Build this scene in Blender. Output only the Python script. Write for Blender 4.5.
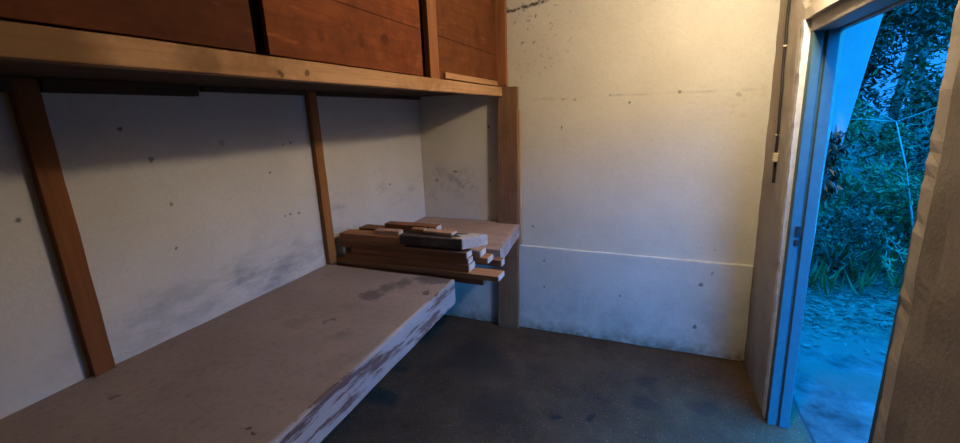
import bpy, bmesh, math, random
from mathutils import Vector, Matrix, noise
for o in list(bpy.data.objects): bpy.data.objects.remove(o)
C = bpy.context.scene.collection
S = bpy.context.scene
random.seed(7)

# ---------------------------------------------------------------- camera
cam_d = bpy.data.cameras.new('camera'); cam = bpy.data.objects.new('camera', cam_d); C.objects.link(cam)
fw = Vector((-0.36884, 0.89691, -0.24393)); rt = Vector((0.92756, 0.37210, -0.03436)); up = Vector((-0.05994, 0.23893, 0.96919))
m = Matrix((rt, up, -fw)).transposed().to_4x4(); m.translation = Vector((1.6523, 0, 1.6))
cam.matrix_world = m
cam_d.sensor_width = 36; cam_d.lens = 423.06/960*36; cam_d.clip_start = 0.02
S.camera = cam

# ---------------------------------------------------------------- world, lamp, exposure
W = bpy.data.worlds.new('dusk_sky'); S.world = W; W.use_nodes = True
nt = W.node_tree; bg = nt.nodes['Background']
tc = nt.nodes.new('ShaderNodeTexCoord'); sx = nt.nodes.new('ShaderNodeSeparateXYZ'); nt.links.new(tc.outputs['Generated'], sx.inputs[0])
cr = nt.nodes.new('ShaderNodeValToRGB'); nt.links.new(sx.outputs['Z'], cr.inputs[0])
cr.color_ramp.elements[0].position = 0.13; cr.color_ramp.elements[0].color = (0.001, 0.019, 0.066, 1)
cr.color_ramp.elements[1].position = 0.32; cr.color_ramp.elements[1].color = (0.002, 0.28, 1.0, 1)
nt.links.new(cr.outputs[0], bg.inputs['Color']); bg.inputs['Strength'].default_value = 17.0
def lamp(name, loc, energy, col, r):
    l = bpy.data.lights.new(name, 'POINT'); l.energy = energy; l.color = col; l.shadow_soft_size = r
    o = bpy.data.objects.new(name, l); o.location = loc; C.objects.link(o); return o
lamp('ceiling_lamp', (2.13, 1.93, 2.245), 46, (1.0, 0.84, 0.60), 0.05)
S.view_settings.view_transform = 'Standard'; S.view_settings.look = 'None'
S.view_settings.exposure = 0.12; S.view_settings.gamma = 1.0; S.view_settings.use_curve_mapping = False

# ---------------------------------------------------------------- node helpers
class NT:
    def __init__(s, name, rough=0.85, spec=0.2):
        s.m = bpy.data.materials.new(name); s.m.use_nodes = True; s.t = s.m.node_tree
        s.b = s.t.nodes['Principled BSDF']; s.b.inputs['Roughness'].default_value = rough
        s.b.inputs['Specular IOR Level'].default_value = spec
        s.co = s.t.nodes.new('ShaderNodeTexCoord').outputs['Object']
    def n(s, k, **kw):
        x = s.t.nodes.new(k)
        for a, v in kw.items(): setattr(x, a, v)
        return x
    def put(s, sock, v):
        if hasattr(v, 'links') or isinstance(v, bpy.types.NodeSocket): s.t.links.new(v, sock)
        else: sock.default_value = v
    def map(s, scale, loc=(0,0,0), rot=(0,0,0)):
        x = s.n('ShaderNodeMapping'); s.put(x.inputs[0], s.co)
        x.inputs['Scale'].default_value = scale; x.inputs['Location'].default_value = loc; x.inputs['Rotation'].default_value = rot
        return x.outputs[0]
    def noise(s, sc, det=4, rough=.6, vec=None, dist=0):
        x = s.n('ShaderNodeTexNoise'); s.put(x.inputs['Vector'], vec if vec is not None else s.co)
        x.inputs['Scale'].default_value = sc; x.inputs['Detail'].default_value = det; x.inputs['Roughness'].default_value = rough; x.inputs['Distortion'].default_value = dist
        return x.outputs['Fac']
    def math(s, op, a, b=0.0, clamp=False):
        x = s.n('ShaderNodeMath', operation=op, use_clamp=clamp); s.put(x.inputs[0], a); s.put(x.inputs[1], b); return x.outputs[0]
    def ramp(s, v, a, b, lo=0.0, hi=1.0):
        x = s.n('ShaderNodeMapRange', clamp=True); s.put(x.inputs['Value'], v)
        x.inputs['From Min'].default_value = a; x.inputs['From Max'].default_value = b; x.inputs['To Min'].default_value = lo; x.inputs['To Max'].default_value = hi
        return x.outputs[0]
    def mix(s, f, a, b):
        x = s.n('ShaderNodeMix', data_type='RGBA'); s.put(x.inputs[0], f); s.put(x.inputs[6], a); s.put(x.inputs[7], b); return x.outputs[2]
    def sep(s):
        x = s.n('ShaderNodeSeparateXYZ'); s.put(x.inputs[0], s.co); return x.outputs
    def dist(s, p, vec=None, sc=(1,1,1)):
        x = s.n('ShaderNodeVectorMath', operation='SUBTRACT'); s.put(x.inputs[0], vec if vec is not None else s.co); x.inputs[1].default_value = p
        y = s.n('ShaderNodeVectorMath', operation='MULTIPLY'); s.put(y.inputs[0], x.outputs[0]); y.inputs[1].default_value = sc
        z = s.n('ShaderNodeVectorMath', operation='LENGTH'); s.put(z.inputs[0], y.outputs[0]); return z.outputs['Value']
    def warp(s, sc, amt):
        x = s.n('ShaderNodeTexNoise'); s.put(x.inputs['Vector'], s.co); x.inputs['Scale'].default_value = sc; x.inputs['Detail'].default_value = 3
        y = s.n('ShaderNodeVectorMath', operation='SUBTRACT'); s.put(y.inputs[0], x.outputs['Color']); y.inputs[1].default_value = (.5,.5,.5)
        z = s.n('ShaderNodeVectorMath', operation='SCALE'); s.put(z.inputs[0], y.outputs[0]); z.inputs['Scale'].default_value = amt
        w = s.n('ShaderNodeVectorMath', operation='ADD'); s.put(w.inputs[0], s.co); s.put(w.inputs[1], z.outputs[0]); return w.outputs[0]
    def bump(s, h, st=.3, d=.01):
        x = s.n('ShaderNodeBump'); s.put(x.inputs['Height'], h); x.inputs['Strength'].default_value = st; x.inputs['Distance'].default_value = d
        s.t.links.new(x.outputs[0], s.b.inputs['Normal'])
    def spots(s, col, pts, dark, w=None):
        w = w if w is not None else s.warp(28, .035)
        mx = None
        for p in pts:
            d = s.ramp(s.dist(p[:3], w, p[5] if len(p) > 5 else (1,1,1)), p[3]*.55, p[3], p[4], 0.0)
            mx = d if mx is None else s.math('MAXIMUM', mx, d)
        return s.mix(mx, col, dark)
    def done(s, col, rough=None):
        s.put(s.b.inputs['Base Color'], col); return s.m

def plaster(name, base, pts=(), kind='plain'):
    k = NT(name, .92, .15)
    c = k.mix(k.ramp(k.noise(2.2, 5), .35, .7), base, tuple(x*f for x, f in zip(base[:3], (.88, .87, .84)))+(1,))
    c = k.mix(k.ramp(k.noise(60, 3), .45, .8, 0, .22), c, (base[0]*.6, base[1]*.58, base[2]*.55, 1))
    w = k.warp(6, .25); xs = k.sep()
    if kind == 'left':
        # streaky grey mould band just above the bench, blotches higher up
        n1 = k.ramp(k.noise(7, 8, .72, k.map((1, .55, 1.6))), .42, .64)
        band = k.ramp(k.dist((0, 1.35, .90), w, (0, .6, 3.6)), .12, .62, .8, 0)
        c = k.mix(k.math('MULTIPLY', n1, band), c, (.20, .20, .21, 1))
        n2 = k.ramp(k.noise(5, 7, .7, k.map((1, .7, 2), (3, 1, 0))), .52, .72)
        b2 = k.ramp(k.dist((0, 2.3, 1.12), w, (0, .8, 3)), .1, .8, .6, 0)
        c = k.mix(k.math('MULTIPLY', n2, b2), c, (.17, .17, .18, 1))
        c = k.mix(k.ramp(k.noise(3.2, 7, .75, k.map((1, 1, 1), (7, 2, 1))), .55, .75, 0, .28), c, (.25, .24, .24, 1))
    if kind == 'end':
        n2 = k.ramp(k.noise(9, 7, .72), .47, .66)
        b2 = k.ramp(k.dist((.28, 2.88, 1.1), w, (1.6, 0, 3.2)), .1, .6, .75, 0)
        c = k.mix(k.math('MULTIPLY', n2, b2), c, (.16, .16, .17, 1))
        # pale pour joint, speckled with rust, at 1.69 m
        ln = k.ramp(k.math('ABSOLUTE', k.math('SUBTRACT', k.math('ADD', xs[2], k.math('MULTIPLY', k.noise(5), .03)), 1.703)), .002, .012, 1, 0)
        c = k.mix(k.math('MULTIPLY', ln, k.ramp(k.noise(6, 5), .45, .68, 0, .5)), c, (.30, .25, .18, 1))
        # black crack near the ceiling
        cz = k.math('ADD', k.math('MULTIPLY', xs[0], .13), k.math('ADD', 2.132, k.math('MULTIPLY', k.noise(14, 5), .05)))
        ck = k.ramp(k.math('ABSOLUTE', k.math('SUBTRACT', xs[2], cz)), .003, .016, 1, 0)
        ck = k.math('MULTIPLY', ck, k.ramp(xs[0], .95, 1.0, 1, 0))
        c = k.mix(k.math('MULTIPLY', ck, k.ramp(k.noise(25), .35, .5)), c, (.06, .05, .05, 1))
        sp = k.math('MULTIPLY', k.ramp(k.noise(28, 4, .6), .6, .68), k.ramp(k.dist((.78, 2.88, 2.2), w), .1, .5, .8, 0))
        c = k.mix(sp, c, (.12, .10, .09, 1))
        rs = k.math('MULTIPLY', k.ramp(k.noise(14, 4, .6), .55, .7), k.ramp(k.dist((2.12, 2.88, 1.62), w, (4, 0, 4)), .2, .7, .45, 0))
        c = k.mix(rs, c, (.42, .30, .14, 1))
    if kind in ('end', 'lower'):
        dm = k.math('MULTIPLY', k.ramp(k.noise(4, 6, .7), .4, .68), k.ramp(xs[2], .05, .5, .75, .05))
        c = k.mix(dm, c, (.24, .22, .19, 1))
        ft = k.math('MULTIPLY', k.ramp(xs[2], .02, .1, .8, 0), k.ramp(k.noise(12, 5), .35, .6))
        c = k.mix(ft, c, (.16, .14, .09, 1))
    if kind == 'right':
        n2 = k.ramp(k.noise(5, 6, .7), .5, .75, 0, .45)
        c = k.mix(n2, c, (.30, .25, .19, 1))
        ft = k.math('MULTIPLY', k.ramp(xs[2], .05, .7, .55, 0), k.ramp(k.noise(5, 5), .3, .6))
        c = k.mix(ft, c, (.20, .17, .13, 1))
    if pts: c = k.spots(c, [(p[0],p[1],p[2],p[3]*.62,p[4]*.85)+tuple(p[5:]) for p in pts], (.055, .045, .04, 1))
    k.bump(k.math('ADD', k.noise(9, 4), k.math('MULTIPLY', k.noise(120, 3), .35)), .16 if kind == 'right' else .3, .012)
    return k.done(c)

def wood(name, c1, c2, axis, scale=1.0, dirt=None, knots_and_shade=(), rough=.75):
    k = NT(name, rough, .1)
    sc = [26*scale]*3; sc[axis] = 1.6*scale
    v = k.map(tuple(sc))
    g = k.noise(1.0, 6, .65, v, .6)
    c = k.mix(k.ramp(g, .3, .7), c1, c2)
    f = [90*scale]*3; f[axis] = 3*scale
    c = k.mix(k.ramp(k.noise(1, 3, .6, k.map(tuple(f))), .5, .75, 0, .45), c, tuple(x*.5 for x in c1[:3])+(1,))
    if dirt: c = k.mix(k.ramp(k.noise(4, 6, .7), .48, .7, 0, .75), c, dirt)
    if knots_and_shade: c = k.spots(c, knots_and_shade, tuple(x*.35 for x in c1[:3])+(1,), k.warp(12, .05))
    k.bump(g, .25, .004)
    return k.done(c)

def flat(name, col, rough=.7, var=.25, sc=30, metal=0, dirt=None):
    k = NT(name, rough, .3); k.b.inputs['Metallic'].default_value = metal
    c = k.mix(k.ramp(k.noise(sc, 5), .4, .7, 0, var), col, tuple(x*.45 for x in col[:3])+(1,))
    if dirt: c = k.mix(k.ramp(k.noise(7, 6, .7), .5, .68), c, dirt)
    k.bump(k.noise(sc*2, 4), .2, .004)
    return k.done(c)

def leafm(name, col, var):
    k = NT(name, .42, .35)
    c = k.mix(k.ramp(k.noise(7, 3), .3, .7), col, var)
    k.put(k.b.inputs['Base Color'], c)
    tr = k.n('ShaderNodeBsdfTranslucent'); k.put(tr.inputs[0], c)
    mx = k.n('ShaderNodeMixShader'); mx.inputs[0].default_value = .3
    k.t.links.new(k.b.outputs[0], mx.inputs[1]); k.t.links.new(tr.outputs[0], mx.inputs[2])
    k.t.links.new(mx.outputs[0], k.t.nodes['Material Output'].inputs[0])
    return k.m

# ---------------------------------------------------------------- mesh helpers
def link(name, bm, mat, parent=None, smooth=False, bevel=0, loc=(0,0,0)):
    me = bpy.data.meshes.new(name); bmesh.ops.recalc_face_normals(bm, faces=bm.faces[:]); bm.to_mesh(me); bm.free()
    if smooth: me.polygons.foreach_set('use_smooth', [True]*len(me.polygons))
    me.materials.append(mat); o = bpy.data.objects.new(name, me); C.objects.link(o); o.location = loc
    if parent: o.parent = parent
    if bevel:
        b = o.modifiers.new('bevel', 'BEVEL'); b.width = bevel; b.segments = 2; b.limit_method = 'ANGLE'; b.angle_limit = math.radians(40)
    return o
def thing(name, label, cat, loc=(0,0,0), group=None):
    o = bpy.data.objects.new(name, None); o.empty_display_size = .1; C.objects.link(o); o.location = loc
    return tag(o, label, cat, group)
def tag(o, label, cat, group=None, kind=None):
    o['label'] = label; o['category'] = cat
    if group: o['group'] = group
    if kind: o['kind'] = kind
    return o
def struct(o): o['kind'] = 'structure'; return o
def box(bm, x0, x1, y0, y1, z0, z1, M=None):
    r = bmesh.ops.create_cube(bm, size=1)
    for v in r['verts']:
        v.co = Vector(((x0+x1)/2+v.co.x*(x1-x0), (y0+y1)/2+v.co.y*(y1-y0), (z0+z1)/2+v.co.z*(z1-z0)))
        if M: v.co = M @ v.co
    return r['verts']
def prism(bm, poly, axis, a, b):
    """extrude a 2-D polygon between a and b along axis"""
    def P(p, t):
        q = list(p); q.insert(axis, t); return Vector(q)
    lo = [bm.verts.new(P(p, a)) for p in poly]; hi = [bm.verts.new(P(p, b)) for p in poly]
    n = len(poly); bm.faces.new(lo); bm.faces.new(hi[::-1])
    for i in range(n): bm.faces.new((lo[i], lo[(i+1) % n], hi[(i+1) % n], hi[i]))
def tube(bm, pts, radii, seg=6):
    pts = [Vector(p) for p in pts]; rings = []
    if not isinstance(radii, (list, tuple)): radii = [radii]*len(pts)
    for i, p in enumerate(pts):
        d = (pts[min(i+1, len(pts)-1)]-pts[max(i-1, 0)]).normalized()
        a = d.orthogonal().normalized() if i == 0 else (a-d*a.dot(d)).normalized()
        b = d.cross(a)
        rings.append([bm.verts.new(p+(a*math.cos(t)+b*math.sin(t))*radii[i]) for t in [2*math.pi*k/seg for k in range(seg)]])
    for r, s in zip(rings, rings[1:]):
        for k in range(seg): bm.faces.new((r[k], r[(k+1) % seg], s[(k+1) % seg], s[k]))
    bm.faces.new(rings[0][::-1]); bm.faces.new(rings[-1])
def gridbox(bm, x0, x1, y0, y1, z0, z1, cuts, amp, sc=8, seed=0):
    """box cut into a fine grid with worn, uneven faces"""
    b2 = bmesh.new(); box(b2, x0, x1, y0, y1, z0, z1)
    for ax, n in enumerate(cuts):
        lo, hi = ((x0, x1), (y0, y1), (z0, z1))[ax]
        for i in range(1, n):
            t = lo+(hi-lo)*i/n; co = [0, 0, 0]; co[ax] = t; no = [0, 0, 0]; no[ax] = 1
            bmesh.ops.bisect_plane(b2, geom=b2.verts[:]+b2.edges[:]+b2.faces[:], plane_co=co, plane_no=no)
    for v in b2.verts:
        v.co += noise.noise_vector(v.co*sc+Vector((seed, seed, seed)))*amp
    me = bpy.data.meshes.new('t'); b2.to_mesh(me); b2.free(); bm.from_mesh(me); bpy.data.meshes.remove(me)

# ---------------------------------------------------------------- the room
D = 2.88
XR = lambda z: 2.281-.023*z          # right wall leans in slightly
YJ = lambda z: 2.315+.046*z          # far jamb of the doorway
YN = 1.335                           # near jamb
LS = [(0,.893,1.599,.016,.9),(0,.588,1.36,.018,.9),(0,1.005,1.321,.012,.8),(0,1.509,1.149,.013,.9),(0,1.542,1.156,.011,.9),(0,1.6,1.148,.013,.9),
      (0,.969,1.485,.018,.8),(0,1.462,1.371,.011,.9),(0,1.248,1.525,.03,.35),(0,1.607,1.504,.014,.8),(0,1.561,1.493,.014,.6),(0,2.425,1.158,.02,.8),(0,.985,1.15,.010,.9)]
ES = [(.279,D,1.19,.04,.8,(1,1,2)),(.122,D,1.126,.03,.5),(.555,D,1.522,.022,.9),(.559,D,1.136,.018,.6),(1.086,D,1.677,.014,.6),(.966,D,1.882,.012,.9),
      (1.164,D,1.673,.02,.5),(1.382,D,1.694,.014,.5),(1.503,D,1.646,.014,1),(1.078,D,1.50,.022,.9,(2.2,1,.7)),(1.781,D,1.692,.02,.7),(2.09,D,1.66,.03,.35),
      (.881,D,.808,.018,.8),(1.976,D,.735,.013,1),(.906,D,2.203,.018,.8,(2,1,.8)),(2.05,D,.73,.012,.5)]
EL = [(.967,D-.019,.56,.013,.7),(.97,D-.019,.355,.016,1),(1.5,D-.019,.353,.014,1),(1.99,D-.019,.50,.03,.8),(1.98,D-.019,.20,.022,.9),(2.05,D-.019,.58,.02,.5)]
wallc = (.60, .55, .46, 1)
m_left = plaster('plaster_left', (.56, .53, .48, 1), LS, 'left')
m_end = plaster('plaster_end', wallc, ES, 'end')
m_low = plaster('plaster_lower', (.55, .52, .46, 1), EL, 'lower')
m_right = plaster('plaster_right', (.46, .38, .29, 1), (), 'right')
m_ceil = plaster('ceiling_paint', (.5, .47, .41, 1))
m_white = flat('old_white_paint', (.62, .60, .58, 1), .6, .35, 40)
m_frame = flat('grey_frame_paint', (.30, .25, .21, 1), .5, .3, 25)
m_jamb = flat('jamb_daylight_tint', (.05, .115, .13, 1), .5, .3, 25)  # blue of the daylight on the jamb is put into its base colour

# floor
k = NT('dirty_concrete', .9, .12)
w = k.warp(5, .25)
c = k.mix(k.ramp(k.noise(3, 7, .7), .35, .68), (.045, .025, .0125, 1), (.082, .048, .025, 1))
c = k.mix(k.ramp(k.noise(14, 6, .7), .5, .75, 0, .6), c, (.035, .028, .024, 1))
c = k.mix(k.ramp(k.noise(90, 2), .6, .75, 0, .5), c, (.22, .19, .16, 1))
c = k.spots(c, [(1.70,2.24,0,.09,.5),(1.98,2.3,0,.08,.5),(1.70,2.42,0,.06,.45),(1.274,1.956,0,.05,.95,(1,2.2,1)),(1.43,2.0,0,.03,.95),(1.46,2.18,0,.05,.5),(.62,2.35,0,.25,.6),(.9,1.9,0,.2,.4)], (.022, .018, .016, 1), w)
k.bump(k.math('ADD', k.noise(6, 5), k.math('MULTIPLY', k.noise(80, 3), .4)), .4, .012)
m_floor = k.done(c)
bm = bmesh.new(); box(bm, -.15, 2.455, -1.6, 3.05, -.12, 0); struct(link('floor', bm, m_floor))
bm = bmesh.new(); box(bm, -.15, 0, -1.6, 3.05, 0, 2.5); struct(link('wall_left', bm, m_left))
bm = bmesh.new(); box(bm, 0, 2.3, D, 3.05, 0, 2.5); struct(link('wall_end', bm, m_end))
bm = bmesh.new(); box(bm, 0, 2.4, -1.6, -1.45, 0, 2.5); struct(link('wall_near', bm, m_ceil))
bm = bmesh.new(); box(bm, -.15, 2.5, -1.6, 3.05, 2.42, 2.56); struct(link('ceiling', bm, m_ceil))
# lower pour of the end wall stands proud, with a rounded lip
bm = bmesh.new()
gridbox(bm, 0.005, 2.262, D-.020, D+.02, 0, .665, (60, 1, 8), .0025, 9)
for v in bm.verts:
    if v.co.z > .6: v.co.z += -.006*v.co.x
struct(link('trim_1', bm, m_low, bevel=.006))
# right wall with the door opening: far pier, near pier and lintel, worn arrises
XO = 2.385
def pier(name, y0f, y1f, z0, z1, mat, nz, ny, seed):
    bm = bmesh.new(); rows = []
    for i in range(nz+1):
        z = z0+(z1-z0)*i/nz; a, b = y0f(z), y1f(z); ring = []
        for j in range(ny+1):
            y = a+(b-a)*j/ny; e = 0
            edge = min(abs(y-YN), abs(y-YJ(z)))
            n_ = noise.noise(Vector((seed, y*9, z*9))); n2 = noise.noise(Vector((seed+3, y*30, z*30)))
            x = XR(z)+.004*n_+(.012+.008*n2 if edge < .004 else 0)
            if edge < .004: y += .006*n_+.004*n2
            ring.append(bm.verts.new((x, y, z)))
        rows.append(ring)
    for r, s in zip(rows, rows[1:]):
        for j in range(ny): bm.faces.new((r[j], r[j+1], s[j+1], s[j]))
    # sides and back
    per = rows[0]+[r[-1] for r in rows[1:]]+rows[-1][-2::-1]+[r[0] for r in rows[-2:0:-1]]
    bk = [bm.verts.new((XO, v.co.y, v.co.z)) for v in per]
    n = len(per)
    for i in range(n): bm.faces.new((per[i], per[(i+1) % n], bk[(i+1) % n], bk[i]))
    bm.faces.new(bk)
    return bm
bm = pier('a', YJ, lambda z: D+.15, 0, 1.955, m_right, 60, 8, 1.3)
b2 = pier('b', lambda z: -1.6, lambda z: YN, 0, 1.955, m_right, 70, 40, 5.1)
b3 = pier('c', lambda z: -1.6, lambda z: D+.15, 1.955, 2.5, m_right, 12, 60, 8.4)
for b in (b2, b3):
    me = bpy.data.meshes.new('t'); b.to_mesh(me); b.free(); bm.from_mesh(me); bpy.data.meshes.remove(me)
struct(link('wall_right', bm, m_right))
# white plaster reveal of the far jamb
bm = bmesh.new()
pv = []
for i in range(81):
    z = 1.955*i/80; n_ = .006*noise.noise(Vector((z*14, 0, 2)))+.003*noise.noise(Vector((z*50, 0, 2))); y = YJ(z)
    pv.append([bm.verts.new((XR(z)-.002+n_, y+.03, z)), bm.verts.new((XR(z)-.001+n_, y-.006+n_*.5, z)), bm.verts.new((XR(z)+.03, y-.012, z)), bm.verts.new((XR(z)+.06, y-.012, z)), bm.verts.new((XR(z)+.06, y+.03, z))])
for r, s in zip(pv, pv[1:]):
    for j in range(5): bm.faces.new((r[j], r[(j+1) % 5], s[(j+1) % 5], s[j]))
bm.faces.new(pv[0]); bm.faces.new(pv[-1])
struct(link('trim_2', bm, m_white, smooth=False))

# door frame in the opening (jamb with rebate, head); the leaf itself is missing
fr = bpy.data.objects.new('door_1', None); C.objects.link(fr); struct(fr)
def lean(bm):
    for v in bm.verts: v.co.y += .046*v.co.z; v.co.x -= .012*v.co.z
    return bm
bm = bmesh.new(); prism(bm, [(2.284, 2.325), (2.284, 2.262), (2.322, 2.262), (2.322, 2.275), (2.334, 2.275), (2.334, 2.258), (2.378, 2.258), (2.378, 2.325)], 2, 0, 1.965)
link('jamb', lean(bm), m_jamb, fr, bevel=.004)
bm = bmesh.new(); prism(bm, [(2.302, YN+.01), (2.302, YN+.065), (2.322, YN+.065), (2.322, YN+.05), (2.345, YN+.05), (2.345, YN+.075), (2.40, YN+.075), (2.40, YN+.01)], 2, 0, 1.965)
for v in bm.verts: v.co.x -= .010*v.co.z
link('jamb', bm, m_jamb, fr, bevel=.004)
bm = bmesh.new(); prism(bm, [(2.258, 1.90), (2.34, 1.90), (2.34, 1.915), (2.36, 1.915), (2.36, 1.90), (2.385, 1.90), (2.385, 1.975), (2.258, 1.975)], 1, YN+.005, 2.43)
for v in bm.verts: v.co.y = v.co.y
q = [(v.co.x, v.co.z) for v in bm.verts]
link('frame_head', bm, m_frame, fr, bevel=.004)
m_dark = flat('dark_iron', (.02, .02, .022, 1), .5, .2, 50)
for z0, z1 in ((.955, .985), (1.0, 1.05)):
    bm = bmesh.new(); box(bm, 2.292, 2.312, 2.300, 2.307, z0, z1)
    link('strike_plate', bm, m_dark, fr, bevel=.002)

# ---------------------------------------------------------------- bench
m_btop = None
k = NT('worn_bench_paint', .8, .25)
c = k.mix(k.ramp(k.noise(2.5, 6, .7), .35, .7), (.235, .175, .135, 1), (.30, .225, .18, 1))
c = k.mix(k.ramp(k.noise(45, 4), .5, .75, 0, .4), c, (.12, .085, .07, 1))
c = k.mix(k.ramp(k.noise(5, 6, .7, k.map((1, .6, 1), (4, 2, 0))), .58, .75, 0, .5), c, (.15, .105, .085, 1))
c = k.spots(c, [(p[0]-.4,p[1]-.2)+p[2:] for p in [(.505,1.47,.822,.075,.62),(.52,1.56,.822,.055,.55),(.56,1.63,.822,.06,.6),(.49,1.207,.822,.022,.6),(.72,1.559,.822,.025,.8),(.62,1.12,.822,.05,.28),(.72,.64,.822,.014,.9),(.38,1.15,.822,.06,.2),(.70,1.72,.822,.09,.7,(.6,1.4,1)),(.2,.62,.822,.02,.6)]], (.05, .036, .032, 1), k.warp(22, .11))
k.bump(k.noise(12, 5), .2, .006)
m_btop = k.done(c)
k = NT('chipped_white_paint', .6, .3)
g = k.noise(3.2, 7, .7, k.map((1, .8, 6), rot=(.12, 0, 0)))
c = k.mix(k.ramp(k.noise(3, 5), .4, .7), (.36, .325, .315, 1), (.26, .23, .225, 1))
c = k.mix(k.ramp(g, .50, .555), c, (.125, .075, .065, 1))
c = k.mix(k.ramp(k.noise(30, 5), .62, .7, 0, .7), c, (.12, .09, .09, 1))
k.bump(k.ramp(g, .55, .53), .6, .003)
m_chip = k.done(c)
m_joist = wood('raw_joist', (.12, .075, .045, 1), (.18, .115, .07, 1), 1)
bn = thing('bench', 'long low bench with brown top and chipped white front edge along the left wall', 'bench', (.4, .2, 0))
def bpart(name, bm, mat, bevel=0):
    for v in bm.verts: v.co -= Vector((.4, .2, 0))
    o = link(name, bm, mat, bn, bevel=bevel)
    return o
def flare(bm):
    for v in bm.verts:
        v.co.z += .011*(v.co.y-2.25)/.56
        if v.co.x > .6: v.co.x += .05*(2.812-v.co.y)/.56
def taper(bm):
    for v in bm.verts:
        if v.co.x > .5: v.co.x += .010-.028*max(0, v.co.y-.64)/1.1
bm = bmesh.new(); gridbox(bm, 0.002, .792, -1.44, 1.748, .785, .822, (10, 40, 1), .002, 6); taper(bm); bpart('bench_top', bm, m_btop, .004)
for x in (.1, .6):
    bm = bmesh.new(); box(bm, x, x+.05, -1.44, 2.862, .70, .7845); bpart('joist', bm, m_joist)
bm = bmesh.new(); gridbox(bm, .7925, .808, -1.44, 1.748, .700, .8235, (1, 50, 4), .003, 7, 3); taper(bm); bpart('front_board', bm, m_chip, .004)
for y in (-1.2, .1):
    bm = bmesh.new(); box(bm, .60, .68, y, y+.08, 0.001, .70); bpart('leg', bm, m_joist)
m_worn = wood('worn_edge_wood', (.27, .19, .15, 1), (.36, .28, .24, 1), 1, 1, (.45, .42, .41, 1))
m_corner = wood('corner_top_wood', (.33, .21, .15, 1), (.43, .29, .21, 1), 0, .7, (.24, .17, .14, 1))
bm = bmesh.new(); gridbox(bm, 0.002, .785, 2.25, 2.812, .745, .822, (8, 6, 1), .002, 6, 2); flare(bm); o = bpart('corner_top', bm, m_corner, .004); o['label'] = 'lighter bare wood corner of the bench'
bm = bmesh.new(); gridbox(bm, .786, .800, 2.25, 2.812, .735, .821, (1, 12, 3), 0.002, 7, 9); flare(bm); bpart('front_board', bm, m_worn, .003)
bm = bmesh.new(); box(bm, 0.002, .62, 2.813, 2.866, .745, .832); bpart('back_strip', bm, m_corner)

# ---------------------------------------------------------------- posts
m_post0 = wood('dark_red_post_wood', (.15, .055, .02, 1), (.22, .085, .03, 1), 2)
m_post = wood('warm_post_wood', (.22, .09, .028, 1), (.33, .145, .048, 1), 2)
m_post2 = wood('brown_post_wood', (.17, .085, .045, 1), (.25, .13, .07, 1), 2, 1, (.09, .055, .04, 1))
m_pale = wood('pale_batten_wood', (.36, .22, .12, 1), (.46, .29, .16, 1), 2)
def post(y0, y1, label, mat, tilt=0):
    bm = bmesh.new(); gridbox(bm, .001, .030, 0, y1-y0, 0, .92, (1, 1, 16), .0015, 10, y0)
    for v in bm.verts: v.co.y += tilt*v.co.z
    o = link('wooden_post', bm, mat, bevel=.003, loc=(0, y0, .823))
    return tag(o, label, 'post', 'posts against the left wall')
post(.642, .702, 'wide brown timber post against the left wall, nearest the left edge of the photo', m_post0)
post(1.74, 1.797, 'slim brown timber post against the left wall, directly left of the stacked planks', m_post)
ep = thing('wooden_post', 'floor-standing brown board post against the end wall at the bench corner', 'post', (.71, 2.85, 0))
bm = bmesh.new(); gridbox(bm, .625-.71, .785-.71, 2.815-2.85, 2.863-2.85, 0.001, 1.776, (2, 1, 24), .002, 8, 4)
for v in bm.verts:
    v.co.x += .014*(v.co.z/1.77)+(.026 if v.co.x < 0 else 0)*(v.co.z/1.77)-.008
link('board', bm, m_post2, ep, bevel=.003)
bm = bmesh.new(); gridbox(bm, .787-.71, .803-.71, 2.83-2.85, 2.863-2.85, .67, 1.63, (1, 1, 14), .0015, 8, 6)
link('edge_strip', bm, m_pale, ep, bevel=.002)

# ---------------------------------------------------------------- storage loft above the bench
BE = 2.808
lf = thing('overhead_cupboard', 'overhead storage cupboard with red-brown plywood front panels and a pale timber rail above the bench', 'cupboard', (.35, 1, 1.717))
O = Vector((.35, 1, 1.717))
def lpart(name, bm, mat, bevel=.002, parent=None):
    for v in bm.verts: v.co -= O
    return link(name, bm, mat, parent or lf, bevel=bevel)
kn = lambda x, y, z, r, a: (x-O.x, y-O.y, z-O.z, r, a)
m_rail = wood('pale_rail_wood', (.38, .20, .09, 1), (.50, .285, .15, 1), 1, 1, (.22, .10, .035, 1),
              [kn(.672,.40,1.74,.16,.75),kn(.672,.95,1.73,.012,1),kn(.672,.735,1.745,.05,.5),kn(.672,.70,1.75,.05,.4),kn(.672,1.05,1.735,.012,.9),kn(.672,1.9,1.75,.025,.5),kn(.672,2.05,1.74,.02,.5)])  # wide first mark paints the lamp's falloff onto the rail's left end
def ply(name, c1, c2, kn_=(), rot=0.0, seam=None):
    k = NT(name, .75, .08)
    v = k.map((20, 2.2, 22), rot=(rot, 0, 0))
    g = k.noise(1, 6, .65, v, .8)
    c = k.mix(k.ramp(g, .3, .7), c1, c2)
    c = k.mix(k.ramp(k.noise(3.5, 7, .75), .42, .68, 0, .75), c, tuple(x*.5 for x in c1[:3])+(1,))
    c = k.mix(k.ramp(k.noise(1, 4, .6, k.map((5, 9, 60), rot=(rot, 0, 0))), .62, .74, 0, .35), c, tuple(min(1, x*1.9) for x in c2[:3])+(1,))
    if seam:
        ln = k.ramp(k.math('ABSOLUTE', k.math('SUBTRACT', k.sep()[2], seam-1.717)), .0015, .004, .8, 0)
        c = k.mix(ln, c, tuple(x*.25 for x in c1[:3])+(1,))
    if kn_: c = k.spots(c, kn_, tuple(x*.4 for x in c1[:3])+(1,), k.warp(10, .06))
    k.bump(g, .15, .003); return k.done(c)
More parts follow.
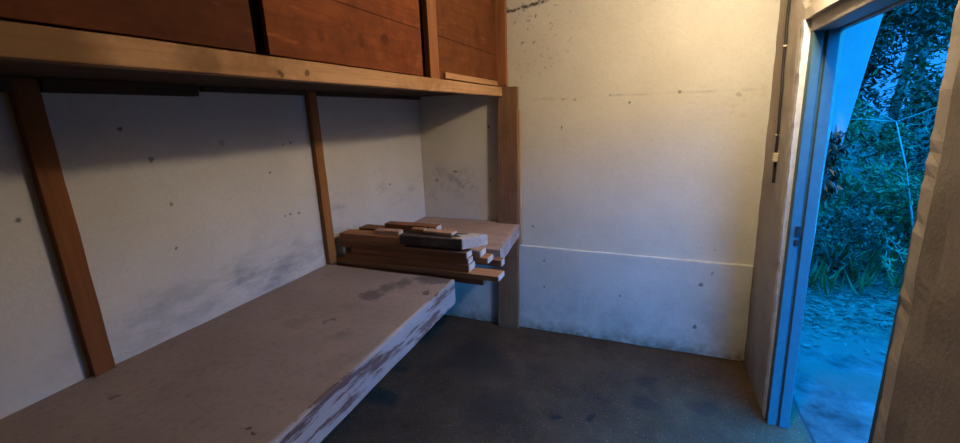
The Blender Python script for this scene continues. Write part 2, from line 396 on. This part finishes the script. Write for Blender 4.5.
m_ply1 = ply('ply_red_lamp_falloff', (.08, .023, .009, 1), (.13, .038, .015, 1), [], -.3)  # left panel coloured darker to paint in its distance from the lamp
m_ply2 = ply('ply_red_brown', (.15, .040, .013, 1), (.235, .066, .022, 1), [kn(.65,1.37,1.88,.03,.6),kn(.65,1.52,1.90,.03,.7),kn(.65,1.16,1.86,.02,.4)], -.22, 1.982)
m_ply3 = ply('ply_brown', (.12, .038, .013, 1), (.18, .06, .021, 1), [kn(.65,2.5,2.05,.06,.4)], .05, 1.982)
m_stile = wood('stile_wood', (.22, .08, .032, 1), (.31, .125, .052, 1), 2)
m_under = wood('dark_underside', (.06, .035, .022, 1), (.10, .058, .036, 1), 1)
bm = bmesh.new(); gridbox(bm, .628, .672, -1.44, BE, 1.717, 1.7745, (1, 60, 1), .0018, 7, 1)
for v in bm.verts: v.co.x += .020*max(0, v.co.y-.5)/2.3
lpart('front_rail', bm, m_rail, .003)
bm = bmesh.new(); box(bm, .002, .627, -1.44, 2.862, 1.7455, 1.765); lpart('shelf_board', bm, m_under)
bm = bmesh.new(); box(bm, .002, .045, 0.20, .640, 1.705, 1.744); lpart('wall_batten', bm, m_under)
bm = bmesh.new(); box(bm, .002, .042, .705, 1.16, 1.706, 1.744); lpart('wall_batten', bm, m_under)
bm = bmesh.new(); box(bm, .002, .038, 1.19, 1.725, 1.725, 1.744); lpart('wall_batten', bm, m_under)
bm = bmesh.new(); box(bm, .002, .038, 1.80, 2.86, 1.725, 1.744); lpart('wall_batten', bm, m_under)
bm = bmesh.new(); box(bm, .632, .648, -1.44, .905, 1.783, 2.415); lpart('panel', bm, m_ply1)
bm = bmesh.new(); box(bm, .634, .650, .948, 1.815, 1.783, 2.415); lpart('panel', bm, m_ply2)
bm = bmesh.new(); box(bm, .632, .648, 1.95, 2.83, 1.783, 2.415); lpart('panel', bm, m_ply3)
bm = bmesh.new(); box(bm, .636, .664, 1.862, 1.952, 1.776, 2.415); lpart('stile', bm, m_stile)
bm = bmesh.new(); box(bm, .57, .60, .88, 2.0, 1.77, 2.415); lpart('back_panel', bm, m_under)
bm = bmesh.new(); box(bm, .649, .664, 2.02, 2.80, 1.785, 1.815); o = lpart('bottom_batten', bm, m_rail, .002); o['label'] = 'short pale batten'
bm = bmesh.new(); box(bm, .636, .712, 2.832, 2.872, 1.78, 2.415); lpart('end_trim', bm, m_stile)

# ---------------------------------------------------------------- plank stack at the bench corner
def endwood(name, c1, c2, dirt=None):
    return wood(name, c1, c2, 0, 1, dirt)
PM = [endwood('plank_red', (.22, .088, .04, 1), (.32, .135, .065, 1)), endwood('plank_brown', (.25, .115, .052, 1), (.36, .175, .082, 1)),
      endwood('plank_dark', (.15, .066, .034, 1), (.22, .10, .05, 1)), endwood('plank_tan', (.36, .21, .125, 1), (.48, .29, .17, 1)),
      endwood('plank_grey', (.05, .04, .032, 1), (.085, .065, .05, 1), (.15, .12, .10, 1))]
m_cut = flat('sawn_end', (.50, .42, .36, 1), .8, .4, 60)
def plank(x0, x1, y0, y1, z0, z1, mi, label, yaw=0, cap=True, pitch=0):
    cx, cy = (x0+x1)/2, (y0+y1)/2
    t = thing('plank', label, 'plank', (cx, cy, z0), 'planks stacked across the bench')
    t.rotation_euler = (0, pitch, yaw)
    L, w_, h = x1-x0, y1-y0, z1-z0
    b = bmesh.new(); gridbox(b, -L/2, L/2-.004, -w_/2, w_/2, 0, h, (14, 1, 1), .0018, 9, x1*7+y0*3)
    link('board', b, PM[mi], t, bevel=.002)
    b = bmesh.new(); box(b, L/2-.004, L/2, -w_/2+.0015, w_/2-.0015, .0015, h-.0015); link('sawn_end', b, m_cut, t)
    return t
# lowest rows lie on the joists in the gap
plank(.02, .92, 1.80, 1.885, .785, .813, 2, 'dark plank at the very bottom of the stack, beneath the long front plank')
plank(.05, .75, 1.895, 1.985, .785, .813, 1, 'brown plank in the bottom row of the stack, second from the front')
plank(.04, .76, 2.0, 2.09, .785, .813, 0, 'reddish plank in the bottom row of the stack, third from the front')
plank(.04, .74, 2.10, 2.19, .785, .813, 2, 'dark plank in the bottom row of the stack, beside the corner top')
plank(.022, 1.0, 1.795, 1.885, .815, .842, 1, 'long flat brown plank at the stack foot, reaching furthest past the bench edge')
plank(.06, .80, 1.895, 1.985, .815, .842, 2, 'dark flat plank just behind the long front plank at the foot of the stack')
plank(.05, .945, 2.0, 2.05, .8135, .850, 0, 'red-brown beam at the back of the stack, pale end nearest the corner top')
plank(.05, .78, 2.09, 2.18, .815, .860, 2, 'dark thick plank at the back of the stack, low beside the corner top')
plank(.10, .845, 1.80, 1.875, .844, .882, 0, 'red-brown plank in the second tier of the front stack face, pale square end')
plank(.10, .82, 1.885, 1.98, .844, .858, 1, 'brown second-tier plank of the stack with its left end stepping out')
plank(.13, .84, 1.805, 1.865, .884, .912, 0, 'thin red-brown third-tier plank of the front stack face, lit upper edge')
plank(.08, .905, 1.905, 1.985, .859, .889, 1, 'brown third-tier plank, pale end sticking out to the right behind the front face')
plank(.06, .835, 1.80, 1.87, .914, .9455, 2, 'dark brown plank directly under the grey broken-ended plank')
plank(.04, .865, 1.905, 1.985, .8905, .922, 3, 'tan plank in the fourth tier, peeping out behind the grey broken-ended plank')
plank(.045, .55, 1.995, 2.08, .862, .972, 2, 'short dark plank at the back left of the stack top', .0)
plank(.06, .47, 1.81, 1.90, .9465, .990, 1, 'short brown plank on top at the left end of the stack', .03)
# the grey plank with a split, ragged end
t = thing('plank', 'grey weathered plank with a split ragged pale end on top of the stack', 'plank', (.64, 1.865, .958), 'planks stacked across the bench')
b = bmesh.new(); pr = [(-.19, -.058), (-.19, .05), (.255, .055), (.232, .02), (.195, -.02), (.165, -.058)]
prism(b, pr, 2, 0, .050)
link('board', b, PM[4], t, bevel=.002)
b = bmesh.new(); rg = [(.168, -.058), (.198, -.02), (.235, .02), (.258, .055), (.14, .054), (.175, .03), (.11, .01), (.15, -.02), (.105, -.05)]
prism(b, rg, 2, .0505, .0555)
o = link('splintered_face', b, m_cut, t); o['label'] = 'pale splintered wood'
b = bmesh.new(); prism(b, [(.1655, -.058), (.1955, -.02), (.2325, .02), (.2555, .055), (.2615, .055), (.2385, .018), (.2015, -.022), (.1715, -.058)], 2, .002, .050)
link('sawn_end', b, m_cut, t)
plank(.28, .43, 1.83, 1.88, .9915, 1.016, 3, 'smallest tan offcut on top of the stack, left of the other offcuts', .05)
plank(.27, .60, 1.94, 2.0, .973, 1.026, 0, 'short red-brown block on the stack top behind the tan offcut')
plank(.575, .74, 1.845, 1.90, 1.014, 1.028, 3, 'flat tan offcut lying on the grey weathered plank', -.04)
plank(.49, .565, 1.86, 1.90, 1.0095, 1.03, 1, 'tiny brown offcut between two tan offcuts on the stack top', .1)

# ---------------------------------------------------------------- cable on the right wall
cb = thing('cable', 'black cable running down the right wall beside the doorway', 'cable', (2.24, 2.65, 1.2))
OC = Vector((2.24, 2.65, 1.2))
pts = []
for i in range(40):
    z = 1.205+(2.415-1.205)*i/39
    yb = 2.592+.07*min(1, max(0, (z-1.25)/.8))
    pts.append(Vector((XR(z)-.009, yb+.006*math.sin(z*11)+.004*math.sin(z*29), z))-OC)
b = bmesh.new(); tube(b, pts, .0065, 6); link('lead', b, flat('black_rubber', (.02, .016, .014, 1), .6), cb, True)
m_pvc = flat('cream_plastic', (.50, .41, .28, 1), .5, .1)
b = bmesh.new(); box(b, XR(1.33)-.026-OC.x, XR(1.33)-.003-OC.x, 2.572-OC.y, 2.600-OC.y, 1.315-OC.z, 1.36-OC.z); o = link('connector', b, m_pvc, cb, bevel=.004); o['label'] = 'cream plastic connector'
for z in (1.88, 1.45):
    b = bmesh.new(); y = 2.592+.07*min(1, (z-1.25)/.8)
    box(b, XR(z)-.02-OC.x, XR(z)-.002-OC.x, y-.010-OC.y, y+.011-OC.y, z-.004-OC.z, z+.004-OC.z); link('cable_clip', b, m_pvc, cb, bevel=.002)

# ---------------------------------------------------------------- outside: ground, wing wall
k = NT('yard_ground', .95, .04)
xs = k.sep(); w = k.warp(3, .5)
c = k.mix(k.ramp(k.noise(4, 7, .7), .35, .65), (.025, .025, .024, 1), (.08, .08, .078, 1))
soil = k.ramp(k.math('ADD', xs[1], k.math('MULTIPLY', k.noise(3, 5), 1.0)), 3.55, 4.1)
green = k.math('ADD', k.ramp(xs[0], 4.8, 5.4), k.ramp(xs[1], -.4, -.9), True)
soil = k.math('MAXIMUM', soil, green)
c = k.mix(soil, c, k.mix(k.ramp(k.noise(12, 7, .75), .4, .6), (.015, .016, .012, 1), (.06, .06, .045, 1)))
c = k.spots(c, [(2.85,2.85,0,.26,.95,(.8,1.5,1)),(3.05,2.75,0,.22,.9,(.7,1.6,1)),(2.66,2.95,0,.18,.9,(1,1.4,1)),(3.1,3.3,0,.25,.8,(.5,1.6,1)),(2.75,2.5,0,.05,.7)], (.05, .05, .042, 1), k.warp(9, .22))
c = k.mix(k.ramp(k.math('ABSOLUTE', k.math('SUBTRACT', xs[0], k.math('ADD', 2.455, k.math('MULTIPLY', k.noise(6), .03)))), .004, .012, 1, 0), c, (.03, .03, .03, 1))
k.bump(k.noise(14, 6), .5, .03)
m_yard = k.done(c)
def gz(x, y):
    t = max(0, y-4.3); s = max(0, x-4.2)
    bk = max(0, x-6.4); bk2 = max(0, -2-y)  # unseen banks added to keep low sky light out of the doorway
    return -.012+.16*min(t, 8)+.05*min(s, 6)+.6*min(bk, 3.5)+.6*min(bk2, 3.0)+(.05*noise.noise(Vector((x*1.4, y*1.4, 0))) if y > 3.6 or x > 4 else 0)
bm = bmesh.new(); rows = []
for i in range(61):
    r = []
    for j in range(61):
        x = 2.387+.068*(j > 0)+ (9.5*(max(0, j-1)/59)**1.4); y = -6.5+18.5*(i/60)
        r.append(bm.verts.new((x, y, gz(x, y) if j > 1 else -.012)))
    rows.append(r)
for r, s in zip(rows, rows[1:]):
    for j in range(60): bm.faces.new((r[j], r[j+1], s[j+1], s[j]))
struct(link('ground', bm, m_yard, smooth=True))
m_wing = flat('pale_render', (.30, .30, .295, 1), .9, .3, 8)
bm = bmesh.new(); prism(bm, [(2.386, 2.6), (2.386, 1.16), (2.42, 1.18), (2.462, 1.43), (2.531, 2.02), (2.60, 2.6)], 1, 2.45, 2.60)
struct(link('wall_wing', bm, m_wing, bevel=.004))

# ---------------------------------------------------------------- vegetation
LM = [leafm('leaf_green', (.045, .09, .022, 1), (.02, .05, .015, 1)), leafm('leaf_dark', (.012, .03, .012, 1), (.007, .017, .008, 1)),
      leafm('leaf_pale', (.12, .18, .07, 1), (.06, .11, .04, 1)), leafm('leaf_dry', (.10, .085, .06, 1), (.03, .028, .02, 1))]
m_bark = flat('bark', (.09, .07, .05, 1), .9, .5, 30)
m_pbark = flat('pale_bark', (.20, .19, .16, 1), .8, .3, 30)
def leaf(bm, p, s, d=None, wd=.42):
    a = Vector((random.gauss(0, 1), random.gauss(0, 1), random.gauss(0, .7))).normalized() if d is None else d
    b = a.cross(Vector((random.gauss(0, .5), random.gauss(0, .5), 1))).normalized(); n = a.cross(b)
    q = [bm.verts.new(v) for v in (p, p+a*s*.45+b*s*wd*.5+n*s*.06, p+a*s-n*s*.12, p+a*s*.45-b*s*wd*.5+n*s*.06)]
    m_ = bm.verts.new(p+a*s*.5-n*s*.05)
    for i, j in ((0, 1), (1, 2), (2, 3), (3, 0)): bm.faces.new((q[i], q[j], m_))
def crown(bm, c, r, n, s, clumps=18):
    cs = []
    for _ in range(clumps):
        v = Vector((random.gauss(0, 1), random.gauss(0, 1), random.gauss(0, 1))).normalized()*random.random()**.4
        cs.append(Vector((v.x*r[0], v.y*r[1], v.z*r[2])))
    for i in range(n):
        q = random.choice(cs); g = Vector((random.gauss(0, .16*r[0]), random.gauss(0, .16*r[1]), random.gauss(0, .13*r[2])))
        leaf(bm, Vector(c)+q+g, s*random.uniform(.6, 1.3))
    return cs
def tree(x, y, h, r, n, mi, label, s=.09, name='tree', cat='tree', group='trees beyond the doorway', tr=.05):
    z = gz(x, y)-.03; t = thing(name, label, cat, (x, y, z), group)
    b = bmesh.new(); cs = crown(b, (0, 0, h-r[2]*.85), r, n, s)
    link('foliage', b, LM[mi], t)
    b = bmesh.new(); tp = Vector((.1*random.gauss(0, 1), .1*random.gauss(0, 1), h-r[2]))
    tube(b, [(0, 0, 0), tp*.5+Vector((.05, .03, 0)), tp, tp+Vector((0, 0, r[2]*.8))], [tr, tr*.8, tr*.6, tr*.25], 7)
    for q in cs[:8]: tube(b, [tp*.9, tp*.9+(Vector((0, 0, h-r[2]*.85))+q-tp*.9)*.5+Vector((0, 0, .05)), Vector((0, 0, h-r[2]*.85))+q], [tr*.4, tr*.25, tr*.1], 5)
    link('trunk', b, m_bark, t, True)
    return t
def bush(x, y, h, r, n, mi, label, s=.07):
    z = gz(x, y)-.02; t = thing('bush', label, 'bush', (x, y, z), 'bushes beyond the doorway')
    b = bmesh.new(); cs = crown(b, (0, 0, h*.52), (r, r, h*.5), n, s, 16)
    for v in b.verts:
        if v.co.z < .01: v.co.z = .01+random.random()*.04
    link('foliage', b, LM[mi], t)
    b = bmesh.new()
    for q in cs[:7]: tube(b, [(0, 0, 0), Vector((q.x*.4, q.y*.4, h*.3)), q+Vector((0, 0, h*.52))], [.014, .01, .004], 5)
    link('stem', b, m_bark, t, True)
    return t
tree(3.85, 6.7, 3.9, (.8, .7, 1.75), 6500, 1, 'dark leafy tree straight ahead through the doorway', .10)
tree(3.02, 6.2, 3.5, (.7, .7, 1.6), 5200, 1, 'dark tree beside the pale wing wall, left side of the doorway view', .10)
tree(4.95, 7.75, 4.2, (.62, .8, 1.85), 6500, 0, 'green tree at the right side of the doorway view', .12)
tree(5.55, 9.9, 5.2, (1.2, .9, 2.3), 8000, 1, 'tall dark tree behind the others in the doorway view', .13, tr=.08)
tree(6.8, 8.2, 4.6, (.9, .8, 2.0), 4500, 1, 'dark tree hidden furthest right beyond the doorway', .12)
bush(3.55, 5.6, 1.5, .62, 2600, 0, 'green bush beside the wing wall in the doorway', .075)
bush(4.45, 6.2, 1.5, .7, 2600, 1, 'dark bush in the middle of the doorway view', .08)
bush(4.15, 5.15, .85, .5, 1700, 0, 'low green bush in front of the dark bush outside', .06)
bush(5.2, 6.6, 1.7, .75, 2200, 0, 'broad green bush right of the dark bush outside', .08)
bush(3.3, 4.75, .6, .36, 1200, 1, 'small dark shrub at the edge of the yard beside the wing wall', .06)
# creeper hanging by the wing wall
t = thing('creeper', 'dark creeper hanging from the lower tip of the pale wing wall', 'plant', (2.425, 2.42, 1.28))
b = bmesh.new()
for i in range(170):
    f = random.random(); leaf(b, Vector((random.gauss(0, .016+.01*f), random.gauss(.0, .012), -.10+.30*f)), random.uniform(.025, .055), Vector((random.gauss(0, .6), random.gauss(0, .6), -.8)).normalized())
link('foliage', b, LM[1], t)
b = bmesh.new()
for dx in (-.03, .02): tube(b, [(dx*.5, 0, -.14), (dx, .01, -.02), (dx*.4, .0, .1), (-.01, 0, .22)], [.007, .006, .004, .002], 5)
link('stem', b, m_bark, t, True)
# bare sapling with pale forks
sx_, sy_ = 3.72, 5.0
t = thing('sapling', 'bare pale forked sapling standing among the bushes outside', 'tree', (sx_, sy_, gz(sx_, sy_)-.02))
b = bmesh.new()
tube(b, [(.30, 0, 0), (.20, 0, .45), (.08, .02, .95), (-.06, .0, 1.35)], [.009, .008, .006, .004], 6); link('trunk', b, m_pbark, t, True)
for pl in ([(-.06, 0, 1.35), (-.16, 0, 1.41), (-.25, .02, 1.52)], [(-.06, 0, 1.35), (.05, 0, 1.40), (.22, .0, 1.48)], [(-.06, 0, 1.35), (-.3, .04, 1.38), (-.46, .05, 1.37)], [(.135, .01, .72), (.05, .0, .86), (-.02, .02, .90)]):
    b = bmesh.new(); tube(b, pl, [.0045, .003, .0015], 5); link('twig', b, m_pbark, t, True)
# arching brambles
def bramble(x, y, n, L, label, mi):
    z = gz(x, y)-.01; t = thing('bramble', label, 'plant', (x, y, z), 'brambles outside the doorway')
    b = bmesh.new(); lb = bmesh.new()
    for i in range(n):
        a = random.uniform(0, 6.28); l = L*random.uniform(.6, 1.2); st = Vector((random.gauss(0, .1), random.gauss(0, .1), 0)); pts = []
        for k_ in range(7):
            u = k_/6; pts.append(st+Vector((math.cos(a)*l*u*.75, math.sin(a)*l*u*.75, l*(1.25*u-.95*u*u)+.01)))
        tube(b, pts, [.006-.0007*k_ for k_ in range(7)], 4)
        for k_ in range(26):
            u = random.uniform(.15, 1); j = min(5, int(u*6)); p = pts[j].lerp(pts[j+1], u*6-j)
            leaf(lb, p, random.uniform(.035, .07), None, .3)
    link('stem', b, m_pbark, t, True); link('foliage', lb, LM[mi], t)
bramble(4.0, 4.75, 12, .8, 'pale arching bramble clump right of the yard, by the near jamb', 2)
bramble(3.45, 4.9, 10, .55, 'pale low bramble clump by the wing wall outside', 2)
bramble(4.75, 5.4, 12, .9, 'tall arching bramble clump further back outside', 0)
# leaf litter
lit = bmesh.new()
for i in range(1500):
    x = 2.55+abs(random.gauss(0, 1.2)); y = random.uniform(3.2, 5.6)
    if random.random() > (y-3.0)/.9: continue
    leaf(lit, Vector((x, y, gz(x, y)+.012)), random.uniform(.03, .07), Vector((random.gauss(0, 1), random.gauss(0, 1), random.gauss(0, .18))).normalized(), .5)
tag(link('leaf_litter', lit, LM[3]), 'dry fallen leaves scattered over the ground outside', 'leaves', None, 'stuff')
gr = bmesh.new()
for i in range(2600):
    x = random.uniform(2.7, 6.2); y = random.uniform(4.3, 7.2); p = Vector((x, y, gz(x, y)-.01))
    leaf(gr, p, random.uniform(.10, .28), Vector((random.gauss(0, .45), random.gauss(0, .45), 1)).normalized(), .09)
tag(link('grass', gr, LM[0]), 'rough grass growing on the bank outside', 'grass', None, 'stuff')
